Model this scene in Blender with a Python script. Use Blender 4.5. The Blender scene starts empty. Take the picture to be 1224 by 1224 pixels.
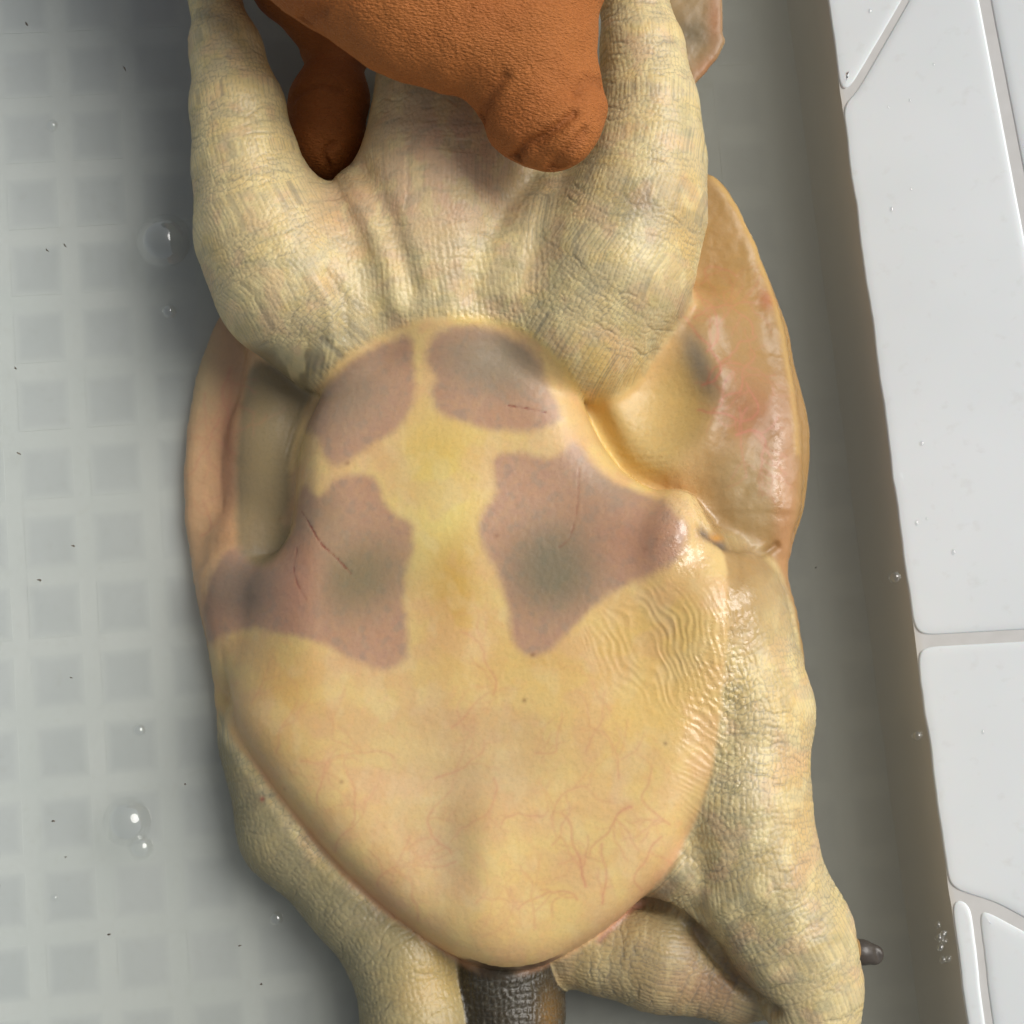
import bpy, math, random
import numpy as np
from mathutils import Vector

random.seed(7)
RNG = np.random.default_rng(11)
S = bpy.context.scene
COL = S.collection
MM = 0.001

# ------------------------------------------------------------------ camera
PX = 1224.0
FOC = 2250.0                      # focal length in photo pixels
TILT = math.radians(8.0)
DIST = 450.0                      # mm from the lens to the belly plane
ZREF = 35.0
CAM = np.array([0.0, -DIST * math.sin(TILT), ZREF + DIST * math.cos(TILT)])
FWD = np.array([0.0, math.sin(TILT), -math.cos(TILT)])
RIGHT = np.array([1.0, 0.0, 0.0])
UP = np.cross(RIGHT, FWD)

cam_d = bpy.data.cameras.new('camera')
cam = bpy.data.objects.new('camera', cam_d)
COL.objects.link(cam)
cam.location = Vector(CAM * MM)
cam.rotation_euler = (TILT, 0, 0)
cam_d.sensor_width = 36.0
cam_d.lens = FOC / PX * 36.0
cam_d.clip_start = 0.01
cam_d.clip_end = 50.0
S.camera = cam

# ------------------------------------------------------------------ light
SUN_EL, SUN_AZ = math.radians(51), math.radians(66)     # azimuth from +Y towards +X
W = bpy.data.worlds.new('World')
S.world = W
W.use_nodes = True
wn = W.node_tree
sky = wn.nodes.new('ShaderNodeTexSky')
sky.sky_type = 'NISHITA'
sky.sun_disc = False
sky.sun_elevation = SUN_EL
sky.sun_rotation = SUN_AZ
sky.dust_density = 4.0
sky.ozone_density = 0.6
hs = wn.nodes.new('ShaderNodeHueSaturation')
hs.inputs['Saturation'].default_value = 0.38
wn.links.new(sky.outputs[0], hs.inputs['Color'])
wn.links.new(hs.outputs[0], wn.nodes['Background'].inputs[0])
wn.nodes['Background'].inputs[1].default_value = 0.086

sun_d = bpy.data.lights.new('sun', 'SUN')
sun_d.energy = 2.2
sun_d.angle = math.radians(40)
sun_d.color = (1.0, 0.97, 0.92)
sun = bpy.data.objects.new('sun', sun_d)
COL.objects.link(sun)
sd = Vector((math.cos(SUN_EL) * math.sin(SUN_AZ), math.cos(SUN_EL) * math.cos(SUN_AZ), math.sin(SUN_EL)))
sun.rotation_euler = sd.to_track_quat('Z', 'Y').to_euler()

S.view_settings.view_transform = 'Standard'
S.view_settings.look = 'None'
S.view_settings.gamma = 1.0
S.view_settings.use_curve_mapping = False
S.view_settings.exposure = 0.08
S.render.engine = 'CYCLES'
S.cycles.use_denoising = True
S.cycles.max_bounces = 10
S.cycles.transparent_max_bounces = 16
S.cycles.volume_bounces = 2
S.cycles.caustics_reflective = False
S.cycles.caustics_refractive = False


# ------------------------------------------------------------------ helpers
def at(px, py, z):
    """world millimetres of a photo pixel on the level plane at height z"""
    d = FWD * FOC + RIGHT * (px - PX / 2) - UP * (py - PX / 2)
    t = (z - CAM[2]) / d[2]
    return CAM + d * t


def mmpp(z):
    return (CAM[2] - z) / FOC


def lin(c):
    c = np.asarray(c, float) / 255.0
    return np.where(c <= 0.04045, c / 12.92, ((c + 0.055) / 1.055) ** 2.4)


def sstep(a, b, x):
    t = np.clip((x - a) / (b - a), 0, 1)
    return t * t * (3 - 2 * t)


def smin(a, b, k):
    h = np.maximum(k - np.abs(a - b), 0) / k
    return np.minimum(a, b) - h * h * k * 0.25


def catmull(pts, n=6, closed=True):
    P = np.asarray(pts, float)
    out = []
    N = len(P)
    rng = range(N) if closed else range(N - 1)
    for i in rng:
        if closed:
            p0, p1, p2, p3 = P[i - 1], P[i], P[(i + 1) % N], P[(i + 2) % N]
        else:
            p0, p1, p2, p3 = P[max(i - 1, 0)], P[i], P[i + 1], P[min(i + 2, N - 1)]
        for k in range(n):
            t = k / n
            out.append(0.5 * ((2 * p1) + (-p0 + p2) * t + (2 * p0 - 5 * p1 + 4 * p2 - p3) * t * t
                              + (-p0 + 3 * p1 - 3 * p2 + p3) * t ** 3))
    if not closed:
        out.append(P[-1])
    return np.array(out)


def poly_sd(X, Y, P):
    """signed distance to a closed polygon, negative inside"""
    d2 = np.full(X.shape, 1e12)
    ins = np.zeros(X.shape, bool)
    N = len(P)
    for i in range(N):
        ax, ay = P[i]
        bx, by = P[(i + 1) % N]
        ex, ey = bx - ax, by - ay
        wx, wy = X - ax, Y - ay
        t = np.clip((wx * ex + wy * ey) / (ex * ex + ey * ey + 1e-12), 0, 1)
        d2 = np.minimum(d2, (wx - t * ex) ** 2 + (wy - t * ey) ** 2)
        if ay != by:
            c = ((ay > Y) != (by > Y)) & (X < ex * (Y - ay) / ey + ax)
            ins ^= c
    d = np.sqrt(d2)
    return np.where(ins, -d, d)


def line_d(X, Y, P):
    d2 = np.full(X.shape, 1e12)
    for i in range(len(P) - 1):
        ax, ay = P[i]
        bx, by = P[i + 1]
        ex, ey = bx - ax, by - ay
        wx, wy = X - ax, Y - ay
        t = np.clip((wx * ex + wy * ey) / (ex * ex + ey * ey + 1e-12), 0, 1)
        d2 = np.minimum(d2, (wx - t * ex) ** 2 + (wy - t * ey) ** 2)
    return np.sqrt(d2)


_ang = RNG.random((256, 256)) * 2 * math.pi
_gx, _gy = np.cos(_ang), np.sin(_ang)


def vnoise(x, y, seed=0):
    """gradient noise in 0..1 on a turned lattice, so that no squares show"""
    x, y = 0.829 * x - 0.559 * y + seed * 37.13, 0.559 * x + 0.829 * y + seed * 17.71
    xi = np.floor(x).astype(int)
    yi = np.floor(y).astype(int)
    fx = x - xi
    fy = y - yi
    u = fx * fx * fx * (fx * (fx * 6 - 15) + 10)
    v = fy * fy * fy * (fy * (fy * 6 - 15) + 10)
    x0, x1, y0, y1 = xi & 255, (xi + 1) & 255, yi & 255, (yi + 1) & 255
    a = _gx[x0, y0] * fx + _gy[x0, y0] * fy
    b = _gx[x1, y0] * (fx - 1) + _gy[x1, y0] * fy
    c = _gx[x0, y1] * fx + _gy[x0, y1] * (fy - 1)
    d = _gx[x1, y1] * (fx - 1) + _gy[x1, y1] * (fy - 1)
    n = (a * (1 - u) + b * u) * (1 - v) + (c * (1 - u) + d * u) * v
    return np.clip(0.5 + 0.85 * n, 0, 1)


def fbm(x, y, seed=0, o=3):
    s, a, t = 0, 1.0, 0
    for i in range(o):
        s = s + a * vnoise(x * 2 ** i, y * 2 ** i, seed + i * 3)
        t += a
        a *= 0.5
    return s / t


_jx = RNG.random((256, 256)) * 0.44 + 0.28
_jy = RNG.random((256, 256)) * 0.44 + 0.28


def worley(x, y, seed=0):
    """F2 - F1: zero on the creases between scales"""
    x = x + seed * 13.7
    y = y + seed * 7.9
    xi = np.floor(x).astype(int)
    yi = np.floor(y).astype(int)
    f1 = np.full(x.shape, 9.0)
    f2 = np.full(x.shape, 9.0)
    for i in (-1, 0, 1):
        for j in (-1, 0, 1):
            cx, cy = xi + i, yi + j
            dx = cx + _jx[cx & 255, cy & 255] - x
            dy = cy + _jy[cx & 255, cy & 255] - y
            d = np.sqrt(dx * dx + dy * dy)
            f2 = np.minimum(f2, np.maximum(f1, d))
            f1 = np.minimum(f1, d)
    return f2 - f1


class Field:
    """a distance field on a regular grid, in millimetres"""
    def __init__(self, lo, hi, h):
        self.lo = np.array(lo, float)
        self.h = h
        self.n = np.ceil((np.array(hi) - lo) / h).astype(int) + 1
        self.F = np.full(self.n, 30.0, np.float32)

    def axes(self, sl):
        return [(self.lo[i] + self.h * np.arange(sl[i].start, sl[i].stop)).astype(np.float32) for i in range(3)]

    def box(self, lo, hi):
        a = np.clip(np.floor((np.array(lo) - self.lo) / self.h).astype(int), 0, self.n - 1)
        b = np.clip(np.ceil((np.array(hi) - self.lo) / self.h).astype(int) + 1, 1, self.n)
        return tuple(slice(int(a[i]), int(max(b[i], a[i] + 1))) for i in range(3))

    def put(self, sl, d, k):
        self.F[sl] = smin(self.F[sl], d, k)

    def cut(self, sl, d, k):
        self.F[sl] = -smin(-self.F[sl], d, k)

    def chain(self, pts, k, fz=1.0, cut=False):
        """pts: (x, y, z, r) in mm; a limb of round cones"""
        for a, b in zip(pts[:-1], pts[1:]):
            A, B = np.array(a[:3]), np.array(b[:3])
            m = max(a[3], b[3]) + k + 2
            sl = self.box(np.minimum(A, B) - m, np.maximum(A, B) + m)
            x, y, z = self.axes(sl)
            ab = B - A
            q = ab.copy()
            q[2] /= fz
            X, Y, Z = (x - A[0])[:, None, None], (y - A[1])[None, :, None], ((z - A[2]) / fz)[None, None, :]
            t = np.clip((X * q[0] + Y * q[1] + Z * q[2]) / (q @ q + 1e-9), 0, 1)
            d = np.sqrt((X - t * q[0]) ** 2 + (Y - t * q[1]) ** 2 + (Z - t * q[2]) ** 2) - (a[3] + t * (b[3] - a[3]))
            d = (d * (fz if fz < 1 else 1)).astype(np.float32)
            (self.cut if cut else self.put)(sl, d, k)

    def lens(self, P, zmid, th, R, k, power=2.0):
        """rounded slab over outline P; zmid(X, Y), th(X, Y) give its middle and half thickness"""
        lo = np.append(P.min(0) - k - 3, self.lo[2])
        hi = np.append(P.max(0) + k + 3, self.lo[2] + self.h * self.n[2])
        sl = self.box(lo, hi)
        x, y, z = self.axes(sl)
        X, Y = np.meshgrid(x.astype(float), y.astype(float), indexing='ij')
        d2 = poly_sd(X, Y, P)
        t = np.clip(-d2 / R, 0, 1)
        T = th(X, Y) * (1 - (1 - t) ** power) ** (1 / power)
        zm = zmid(X, Y)
        dz = np.abs(z[None, None, :] - zm[:, :, None].astype(np.float32))
        ins = dz - T[:, :, None].astype(np.float32)
        o = np.maximum(d2, 0)[:, :, None].astype(np.float32)
        d = np.where(o > 0, np.sqrt(o * o + dz * dz), ins * 0.8)
        self.put(sl, d.astype(np.float32), k)

    def heights(self):
        F = self.F
        ins = F < 0
        top = self.n[2] - 1 - np.argmax(ins[:, :, ::-1], axis=2)
        has = ins.any(axis=2)
        top = np.clip(top, 0, self.n[2] - 2)
        I, J = np.indices(top.shape)
        a, b = F[I, J, top], F[I, J, top + 1]
        z = self.lo[2] + self.h * (top + a / (a - b - 1e-9))
        return np.where(has, z, 0.0)

    def mesh(self):
        F = self.F
        n = np.array(F.shape)
        ins = F < 0
        c = [ins[i:n[0] - 1 + i, j:n[1] - 1 + j, k:n[2] - 1 + k] for i in (0, 1) for j in (0, 1) for k in (0, 1)]
        s = sum(q.astype(np.int8) for q in c)
        act = (s > 0) & (s < 8)
        idx = np.argwhere(act)
        vid = np.full(act.shape, -1, np.int32)
        vid[act] = np.arange(len(idx))
        acc = np.zeros((len(idx), 3))
        cnt = np.zeros(len(idx))
        cor = [(i, j, k) for i in (0, 1) for j in (0, 1) for k in (0, 1)]
        val = {o: F[idx[:, 0] + o[0], idx[:, 1] + o[1], idx[:, 2] + o[2]] for o in cor}
        for o in cor:
            for ax in range(3):
                if o[ax] == 0:
                    p = list(o)
                    p[ax] = 1
                    p = tuple(p)
                    a, b = val[o], val[p]
                    m = (a < 0) != (b < 0)
                    t = np.where(m, a / (a - b + 1e-20), 0)
                    q = np.array(o, float)[None].repeat(len(idx), 0)
                    q[:, ax] += t
                    acc[m] += q[m]
                    cnt[m] += 1
        V = self.lo + (idx + acc / cnt[:, None]) * self.h
        quads = []
        for ax in range(3):
            a = np.moveaxis(ins, ax, 0)
            v = np.moveaxis(vid, ax, 0)
            ch = a[:-1] != a[1:]
            ch = ch[:, 1:-1, 1:-1]
            e = np.argwhere(ch)
            i, j, k = e[:, 0], e[:, 1] + 1, e[:, 2] + 1
            q = np.stack([v[i, j - 1, k - 1], v[i, j, k - 1], v[i, j, k], v[i, j - 1, k]], 1)
            flip = a[i, j, k]
            if ax == 1:
                flip = ~flip
            q[~flip] = q[~flip][:, ::-1]
            quads.append(q)
        return V, np.concatenate(quads)


def mesh_from(name, V, Q, smooth=True):
    me = bpy.data.meshes.new(name)
    me.vertices.add(len(V))
    me.vertices.foreach_set('co', (np.asarray(V) * MM).astype(np.float32).ravel())
    k = Q.shape[1]
    me.loops.add(len(Q) * k)
    me.loops.foreach_set('vertex_index', Q.ravel().astype(np.int32))
    me.polygons.add(len(Q))
    me.polygons.foreach_set('loop_start', np.arange(0, len(Q) * k, k, dtype=np.int32))
    me.polygons.foreach_set('use_smooth', np.full(len(Q), smooth))
    me.update(calc_edges=True)
    me.validate()
    return me


def subdivide(me, levels=1):
    o = bpy.data.objects.new('work', me)
    COL.objects.link(o)
    m = o.modifiers.new('s', 'SUBSURF')
    m.levels = levels
    m.render_levels = levels
    dg = bpy.context.evaluated_depsgraph_get()
    out = bpy.data.meshes.new_from_object(o.evaluated_get(dg))
    bpy.data.objects.remove(o)
    out.polygons.foreach_set('use_smooth', np.ones(len(out.polygons), bool))
    return out


def get_v(me):
    a = np.empty(len(me.vertices) * 3, np.float32)
    me.vertices.foreach_get('co', a)
    n = np.empty(len(me.vertices) * 3, np.float32)
    me.vertex_normals.foreach_get('vector', n)
    return a.reshape(-1, 3).astype(float) / MM, n.reshape(-1, 3).astype(float)


def set_v(me, V):
    me.vertices.foreach_set('co', (V * MM).astype(np.float32).ravel())
    me.update()


def attr(me, name, a):
    if a.ndim == 1:
        t = me.attributes.new(name, 'FLOAT', 'POINT')
        t.data.foreach_set('value', a.astype(np.float32))
    else:
        t = me.attributes.new(name, 'FLOAT_COLOR', 'POINT')
        c = np.ones((len(a), 4), np.float32)
        c[:, :3] = a
        t.data.foreach_set('color', c.ravel())


def obj(name, me, mat=None, parent=None, **props):
    o = bpy.data.objects.new(name, me)
    COL.objects.link(o)
    if mat is not None and me is not None and not me.materials:
        me.materials.append(mat)
    if parent is not None:
        o.parent = parent
    for k, v in props.items():
        o[k] = v
    return o


class NT:
    """small node-tree writer"""
    def __init__(self, name):
        self.m = bpy.data.materials.new(name)
        self.m.use_nodes = True
        self.t = self.m.node_tree
        self.t.nodes.clear()
        self.out = self.t.nodes.new('ShaderNodeOutputMaterial')

    def n(self, kind, ins=None, **kw):
        q = self.t.nodes.new('ShaderNode' + kind)
        for k, v in kw.items():
            setattr(q, k, v)
        for k, v in (ins or {}).items():
            s = q.inputs[k]
            if isinstance(v, bpy.types.NodeSocket):
                self.t.links.new(v, s)
            elif isinstance(v, bpy.types.Node):
                self.t.links.new(v.outputs[0], s)
            else:
                s.default_value = v
        return q

    def mix(self, a, b, f, mode='MIX'):
        q = self.t.nodes.new('ShaderNodeMix')
        q.data_type = 'RGBA'
        q.blend_type = mode
        for s, v in ((q.inputs[0], f), (q.inputs[6], a), (q.inputs[7], b)):
            if isinstance(v, bpy.types.NodeSocket):
                self.t.links.new(v, s)
            elif isinstance(v, bpy.types.Node):
                self.t.links.new(v.outputs[0], s)
            elif isinstance(v, (int, float)):
                s.default_value = v
            else:
                s.default_value = (*v, 1)
        return q.outputs[2]

    def math(self, op, a, b=0.0, c=0.0, clamp=False):
        q = self.t.nodes.new('ShaderNodeMath')
        q.operation = op
        q.use_clamp = clamp
        for s, v in zip(q.inputs, (a, b, c)):
            if isinstance(v, bpy.types.NodeSocket):
                self.t.links.new(v, s)
            elif isinstance(v, bpy.types.Node):
                self.t.links.new(v.outputs[0], s)
            else:
                s.default_value = v
        return q.outputs[0]

    def rng(self, v, a, b, c=0.0, d=1.0):
        return self.n('MapRange', {'Value': v, 'From Min': a, 'From Max': b, 'To Min': c, 'To Max': d}).outputs[0]

    def surf(self, s):
        self.t.links.new(s.outputs[0] if isinstance(s, bpy.types.Node) else s, self.out.inputs[0])
        return self.m


# ------------------------------------------------------------------ materials
def mat_skin():
    N = NT('turtle_skin')
    pos = N.n('TexCoord').outputs['Object']
    pig = N.n('Attribute', attribute_name='pigment').outputs['Color']
    crease = N.n('Attribute', attribute_name='crease').outputs['Fac']
    limb = N.n('Attribute', attribute_name='limb').outputs['Fac']
    wet = N.n('Attribute', attribute_name='wet').outputs['Fac']
    vein = N.n('Attribute', attribute_name='vein').outputs['Fac']
    n1 = N.n('TexNoise', {'Vector': pos, 'Scale': 90.0, 'Detail': 5.0, 'Roughness': 0.6})
    n2 = N.n('TexNoise', {'Vector': pos, 'Scale': 420.0, 'Detail': 4.0, 'Roughness': 0.65})
    n3 = N.n('TexNoise', {'Vector': pos, 'Scale': 1500.0, 'Detail': 2.0})
    c = N.mix(pig, (0.86, 0.62, 0.52), N.math('MULTIPLY', N.rng(n1, 0.5, 0.75), 0.16), 'MULTIPLY')
    c = N.mix(c, (1.12, 1.06, 0.92), N.math('MULTIPLY', N.rng(n2, 0.45, 0.75), 0.5), 'MULTIPLY')
    c = N.mix(c, (0.74, 0.74, 0.72), N.math('MULTIPLY', N.rng(n3, 0.5, 0.8), 0.35), 'MULTIPLY')
    c = N.mix(c, (0.55, 0.17, 0.12), N.math('MULTIPLY', vein, 0.68))
    c = N.mix(c, (0.15, 0.145, 0.125), N.math('MULTIPLY', crease, 0.62))
    vor = N.n('TexVoronoi', {'Vector': pos, 'Scale': 900.0}, feature='F1')
    h = N.math('ADD', N.math('MULTIPLY', n2, 0.5), N.math('MULTIPLY', n3, 0.25))
    h = N.math('ADD', h, N.math('MULTIPLY', N.math('MULTIPLY', vor, -0.55), N.math('ADD', limb, 0.18)))
    bump = N.n('Bump', {'Height': h, 'Strength': N.math('ADD', N.rng(limb, 0, 1, 0.14, 0.30), N.math('MULTIPLY', wet, 0.9)), 'Distance': 0.0007})
    rough = N.math('SUBTRACT', N.rng(n1, 0.3, 0.7, 0.33, 0.45), N.math('MULTIPLY', wet, 0.34))
    b = N.n('BsdfPrincipled', {'Base Color': c, 'Roughness': rough, 'Normal': bump,
                               'Subsurface Weight': 0.10, 'Subsurface Radius': (1.0, 0.5, 0.28),
                               'Subsurface Scale': 0.0016, 'Specular IOR Level': 0.42,
                               'Coat Weight': N.math('MULTIPLY', wet, 0.8), 'Coat Roughness': 0.07})
    return N.surf(b)


def mat_glove():
    N = NT('orange_glove')
    pos = N.n('TexCoord').outputs['Object']
    mp = N.n('Mapping', {'Vector': pos, 'Rotation': (0, 0, -0.5), 'Scale': (1.0, 2.1, 1.0)})
    n1 = N.n('TexNoise', {'Vector': mp, 'Scale': 900.0, 'Detail': 3.0, 'Roughness': 0.6, 'Distortion': 0.8})
    n2 = N.n('TexNoise', {'Vector': pos, 'Scale': 55.0, 'Detail': 4.0})
    v = N.n('TexVoronoi', {'Vector': mp, 'Scale': 1100.0}, feature='F1')
    crease = N.n('Attribute', attribute_name='crease').outputs['Fac']
    c = N.mix((0.36, 0.112, 0.021), (0.47, 0.165, 0.040), n1)
    c = N.mix(c, (0.30, 0.075, 0.012), N.math('MULTIPLY', N.rng(n2, 0.45, 0.8), 0.55))
    c = N.mix(c, (0.12, 0.03, 0.008), N.math('MULTIPLY', crease, 0.32))
    h = N.math('SUBTRACT', n1, N.math('MULTIPLY', v, 0.6))
    bump = N.n('Bump', {'Height': h, 'Strength': 0.75, 'Distance': 0.0006})
    b = N.n('BsdfPrincipled', {'Base Color': c, 'Roughness': 0.62, 'Normal': bump, 'Specular IOR Level': 0.3})
    return N.surf(b)


def mat_tile(name, ca, cb, scale, edge=False):
    N = NT(name)
    pos = N.n('NewGeometry').outputs['Position']
    n1 = N.n('TexNoise', {'Vector': pos, 'Scale': scale, 'Detail': 4.0})
    n2 = N.n('TexNoise', {'Vector': pos, 'Scale': scale * 14, 'Detail': 3.0})
    c = N.mix(ca, cb, N.rng(n1, 0.3, 0.7))
    c = N.mix(c, (0.8, 0.78, 0.72), N.math('MULTIPLY', N.rng(n2, 0.55, 0.8), 0.25), 'MULTIPLY')
    if edge:                                    # pale tile borders: blur of the murky water put into the colour
        sp = N.n('SeparateXYZ', {0: N.n('TexCoord').outputs['Object']})
        hx, hy = 80.5 * mmpp(0) * 0.43 * MM, 83.0 * mmpp(0) * 0.43 * MM
        ex = N.math('SUBTRACT', N.math('ABSOLUTE', sp.outputs[0]), hx)
        ey = N.math('SUBTRACT', N.math('ABSOLUTE', sp.outputs[1]), hy)
        q = N.n('MapRange', {'Value': N.math('MAXIMUM', ex, ey), 'From Min': -0.0034, 'From Max': 0.0, 'To Min': 0.0, 'To Max': 1.0})
        q.interpolation_type = 'SMOOTHSTEP'
        c = N.mix(c, (0.62, 0.675, 0.665), q.outputs[0])
    bump = N.n('Bump', {'Height': n2, 'Strength': 0.05, 'Distance': 0.0005})
    return N.surf(N.n('BsdfPrincipled', {'Base Color': c, 'Roughness': 0.5, 'Normal': bump}))


def mat_enamel():
    N = NT('white_glazed_panel')
    pos = N.n('NewGeometry').outputs['Position']
    n1 = N.n('TexNoise', {'Vector': pos, 'Scale': 16.0, 'Detail': 3.0})
    n2 = N.n('TexNoise', {'Vector': pos, 'Scale': 260.0, 'Detail': 3.0})
    c = N.mix((0.81, 0.845, 0.845), (0.86, 0.89, 0.89), N.rng(n1, 0.35, 0.65))
    c = N.mix(c, (0.62, 0.60, 0.55), N.math('MULTIPLY', N.rng(n2, 0.62, 0.85), 0.3))
    bump = N.n('Bump', {'Height': n1, 'Strength': 0.08, 'Distance': 0.002})
    return N.surf(N.n('BsdfPrincipled', {'Base Color': c, 'Roughness': 0.22, 'Normal': bump,
                                         'Subsurface Weight': 0.1, 'Subsurface Scale': 0.002}))


def mat_water():
    N = NT('murky_water')
    pos = N.n('NewGeometry').outputs['Position']
    n1 = N.n('TexNoise', {'Vector': pos, 'Scale': 22.0, 'Detail': 2.0})
    bump = N.n('Bump', {'Height': n1, 'Strength': 0.10, 'Distance': 0.004})
    fr = N.n('Fresnel', {'IOR': 1.33, 'Normal': bump})
    tr = N.n('BsdfTransparent', {'Color': (1, 1, 1, 1)})
    gl = N.n('BsdfGlossy', {'Color': (1, 1, 1, 1), 'Roughness': 0.04, 'Normal': bump})
    mx = N.n('MixShader', {0: N.math('MULTIPLY', fr.outputs[0], N.math('SUBTRACT', 1.0, N.n('NewGeometry').outputs['Backfacing']))})
    N.t.links.new(tr.outputs[0], mx.inputs[1])
    N.t.links.new(gl.outputs[0], mx.inputs[2])
    vol = N.n('VolumePrincipled', {'Color': (0.515, 0.495, 0.42, 1), 'Density': 39.0, 'Anisotropy': 0.2,
                                   'Absorption Color': (0.05, 0.045, 0.03, 1)})
    N.t.links.new(vol.outputs[0], N.out.inputs['Volume'])
    return N.surf(mx)


def mat_film():
    N = NT('bubble_film')
    lw = N.n('LayerWeight', {'Blend': 0.35})
    tr = N.n('BsdfTransparent', {'Color': (0.97, 0.98, 0.98, 1)})
    gl = N.n('BsdfGlossy', {'Color': (1, 1, 1, 1), 'Roughness': 0.06})
    mx = N.n('MixShader', {0: N.rng(lw.outputs['Facing'], 0.0, 1.0, 0.06, 0.5)})
    N.t.links.new(tr.outputs[0], mx.inputs[1])
    N.t.links.new(gl.outputs[0], mx.inputs[2])
    return N.surf(mx)


def mat_plain(name, c, rough=0.5, spec=0.5, vary=0.3, scale=400.0):
    N = NT(name)
    pos = N.n('TexCoord').outputs['Object']
    n1 = N.n('TexNoise', {'Vector': pos, 'Scale': scale, 'Detail': 3.0})
    k = N.mix(c, tuple(x * (1 - vary) for x in c), n1)
    bump = N.n('Bump', {'Height': n1, 'Strength': 0.2, 'Distance': 0.0004})
    return N.surf(N.n('BsdfPrincipled', {'Base Color': k, 'Roughness': rough, 'Normal': bump, 'Specular IOR Level': spec}))


SKIN = mat_skin()
GLOVE = mat_glove()
TILE = mat_tile('grey_mosaic_tile', (0.505, 0.56, 0.565), (0.57, 0.62, 0.625), 30.0, True)
GROUT = mat_tile('pale_grout', (0.60, 0.66, 0.65), (0.64, 0.69, 0.68), 40.0)
ENAMEL = mat_enamel()
def mat_joint():
    N = NT('dull_joint')
    pos = N.n('NewGeometry').outputs['Position']
    n1 = N.n('TexNoise', {'Vector': pos, 'Scale': 200.0, 'Detail': 3.0})
    c = N.mix((0.74, 0.735, 0.715), (0.62, 0.61, 0.58), n1)
    h = N.math('ADD', N.n('SeparateXYZ', {0: pos}).outputs[2], N.math('MULTIPLY', n1, 0.001))
    c = N.mix((0.62, 0.575, 0.48), c, N.rng(h, 0.0150, 0.0160))       # brown scum up to the waterline
    return N.surf(N.n('BsdfPrincipled', {'Base Color': c, 'Roughness': 0.55}))


JOINT = mat_joint()
WATER = mat_water()
FILM = mat_film()
CLAW = mat_plain('dark_claw', (0.075, 0.062, 0.05), 0.35, 0.5, 0.5, 900.0)
DIRT = mat_plain('dirt_speck', (0.22, 0.18, 0.14), 0.8, 0.2)

# ------------------------------------------------------------------ the basin: floor, tiles, rim, water
ZW = 15.0                                     # water level
ROT = math.radians(4.9)
cr, sr = math.cos(ROT), math.sin(ROT)


def grid_xy(u, v):
    return np.array([u * cr - v * sr, u * sr + v * cr])


# inner edge of the rim where the water meets it, in world mm
e0, e1 = at(989, 0, ZW)[:2], at(1156, 1224, ZW)[:2]
edir = (e1 - e0) / np.linalg.norm(e1 - e0)     # runs down the picture
enor = np.array([-edir[1], edir[0]])           # away from the water (to the right)
if enor[0] < 0:
    enor = -enor


def rim_xy(s, q):
    """s mm along the edge downwards from the top of the frame, q mm out from the waterline"""
    return e0 + edir * s + enor * q


def box_mesh(name, lo, hi, bev=0.0):
    import bmesh
    bm = bmesh.new()
    bmesh.ops.create_cube(bm, size=1)
    for v in bm.verts:
        for i in range(3):
            v.co[i] = (lo[i] + (v.co[i] + 0.5) * (hi[i] - lo[i])) * MM
    if bev:
        bmesh.ops.bevel(bm, geom=list(bm.edges), offset=bev * MM, segments=2, affect='EDGES')
    me = bpy.data.meshes.new(name)
    bm.to_mesh(me)
    bm.free()
    return me


floor = obj('floor', box_mesh('floor', (-330, -330, -12), (330, 330, -0.10)), GROUT, kind='structure',
            label='grey mosaic floor of the basin under shallow murky water')
FT = math.radians(5.6)                         # floor tilt added: deeper murk darkens the right, shallows brighten the left
FX = -50.0                                     # the floor crosses z = 0 here
floor.rotation_euler = (0, FT, 0)
floor.location = (FX * (1 - math.cos(FT)) * MM, 0, FX * math.sin(FT) * MM)
pu = 80.5 * mmpp(0)
pv = 83.0 * mmpp(0)
g0 = at(105, 612, 0)[:2]
gu0 = g0[0] * cr + g0[1] * sr
g1 = at(40, 451, 0)[:2]
gv0 = -g1[0] * sr + g1[1] * cr
tw, thh = pu * 0.43, pv * 0.43
tile_me = box_mesh('tile', (-tw, -thh, -2.5), (tw, thh, 0.0), 0.9)
tile_me.materials.append(TILE)
for i in range(-3, 14):
    for j in range(-11, 8):
        u = gu0 + (i + 0.5) * pu
        v = gv0 + (j + 0.5) * pv
        p = grid_xy(u, v)
        q = (p - e0) @ enor
        if q > -6:
            continue
        d = np.array([p[0], p[1], 0]) - CAM
        dx, dy, dz = d @ RIGHT, d @ UP, d @ FWD
        qx, qy = 612 + FOC * dx / dz, 612 - FOC * dy / dz
        if not (-60 < qx < 1284 and -60 < qy < 1284):
            continue
        if 330 < qx < 820 and 300 < qy < 1040:
            continue
        t = obj('tile', tile_me, parent=floor)
        t.location = (p[0] * MM, p[1] * MM, random.uniform(-0.02, 0.03) * MM)
        t.rotation_euler = (random.uniform(-.002, .002), random.uniform(-.002, .002), ROT + random.uniform(-.008, .008))

# rim: a sloping bank of white glazed panels with recessed joints
def rim_z(q):
    """height of the rim surface: steep below the waterline, then a gentle bank"""
    q = np.asarray(q, float)
    return np.where(q < 0, ZW + q * 3.0 - 0.5 * q * q, ZW + q * 0.33)


def wob(a, q):
    """the waterline is not ruled straight"""
    return 0.9 * (fbm(a / 14, a * 0 + 3, 5) - 0.5) * np.exp(-(q / 9.0) ** 2)


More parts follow.
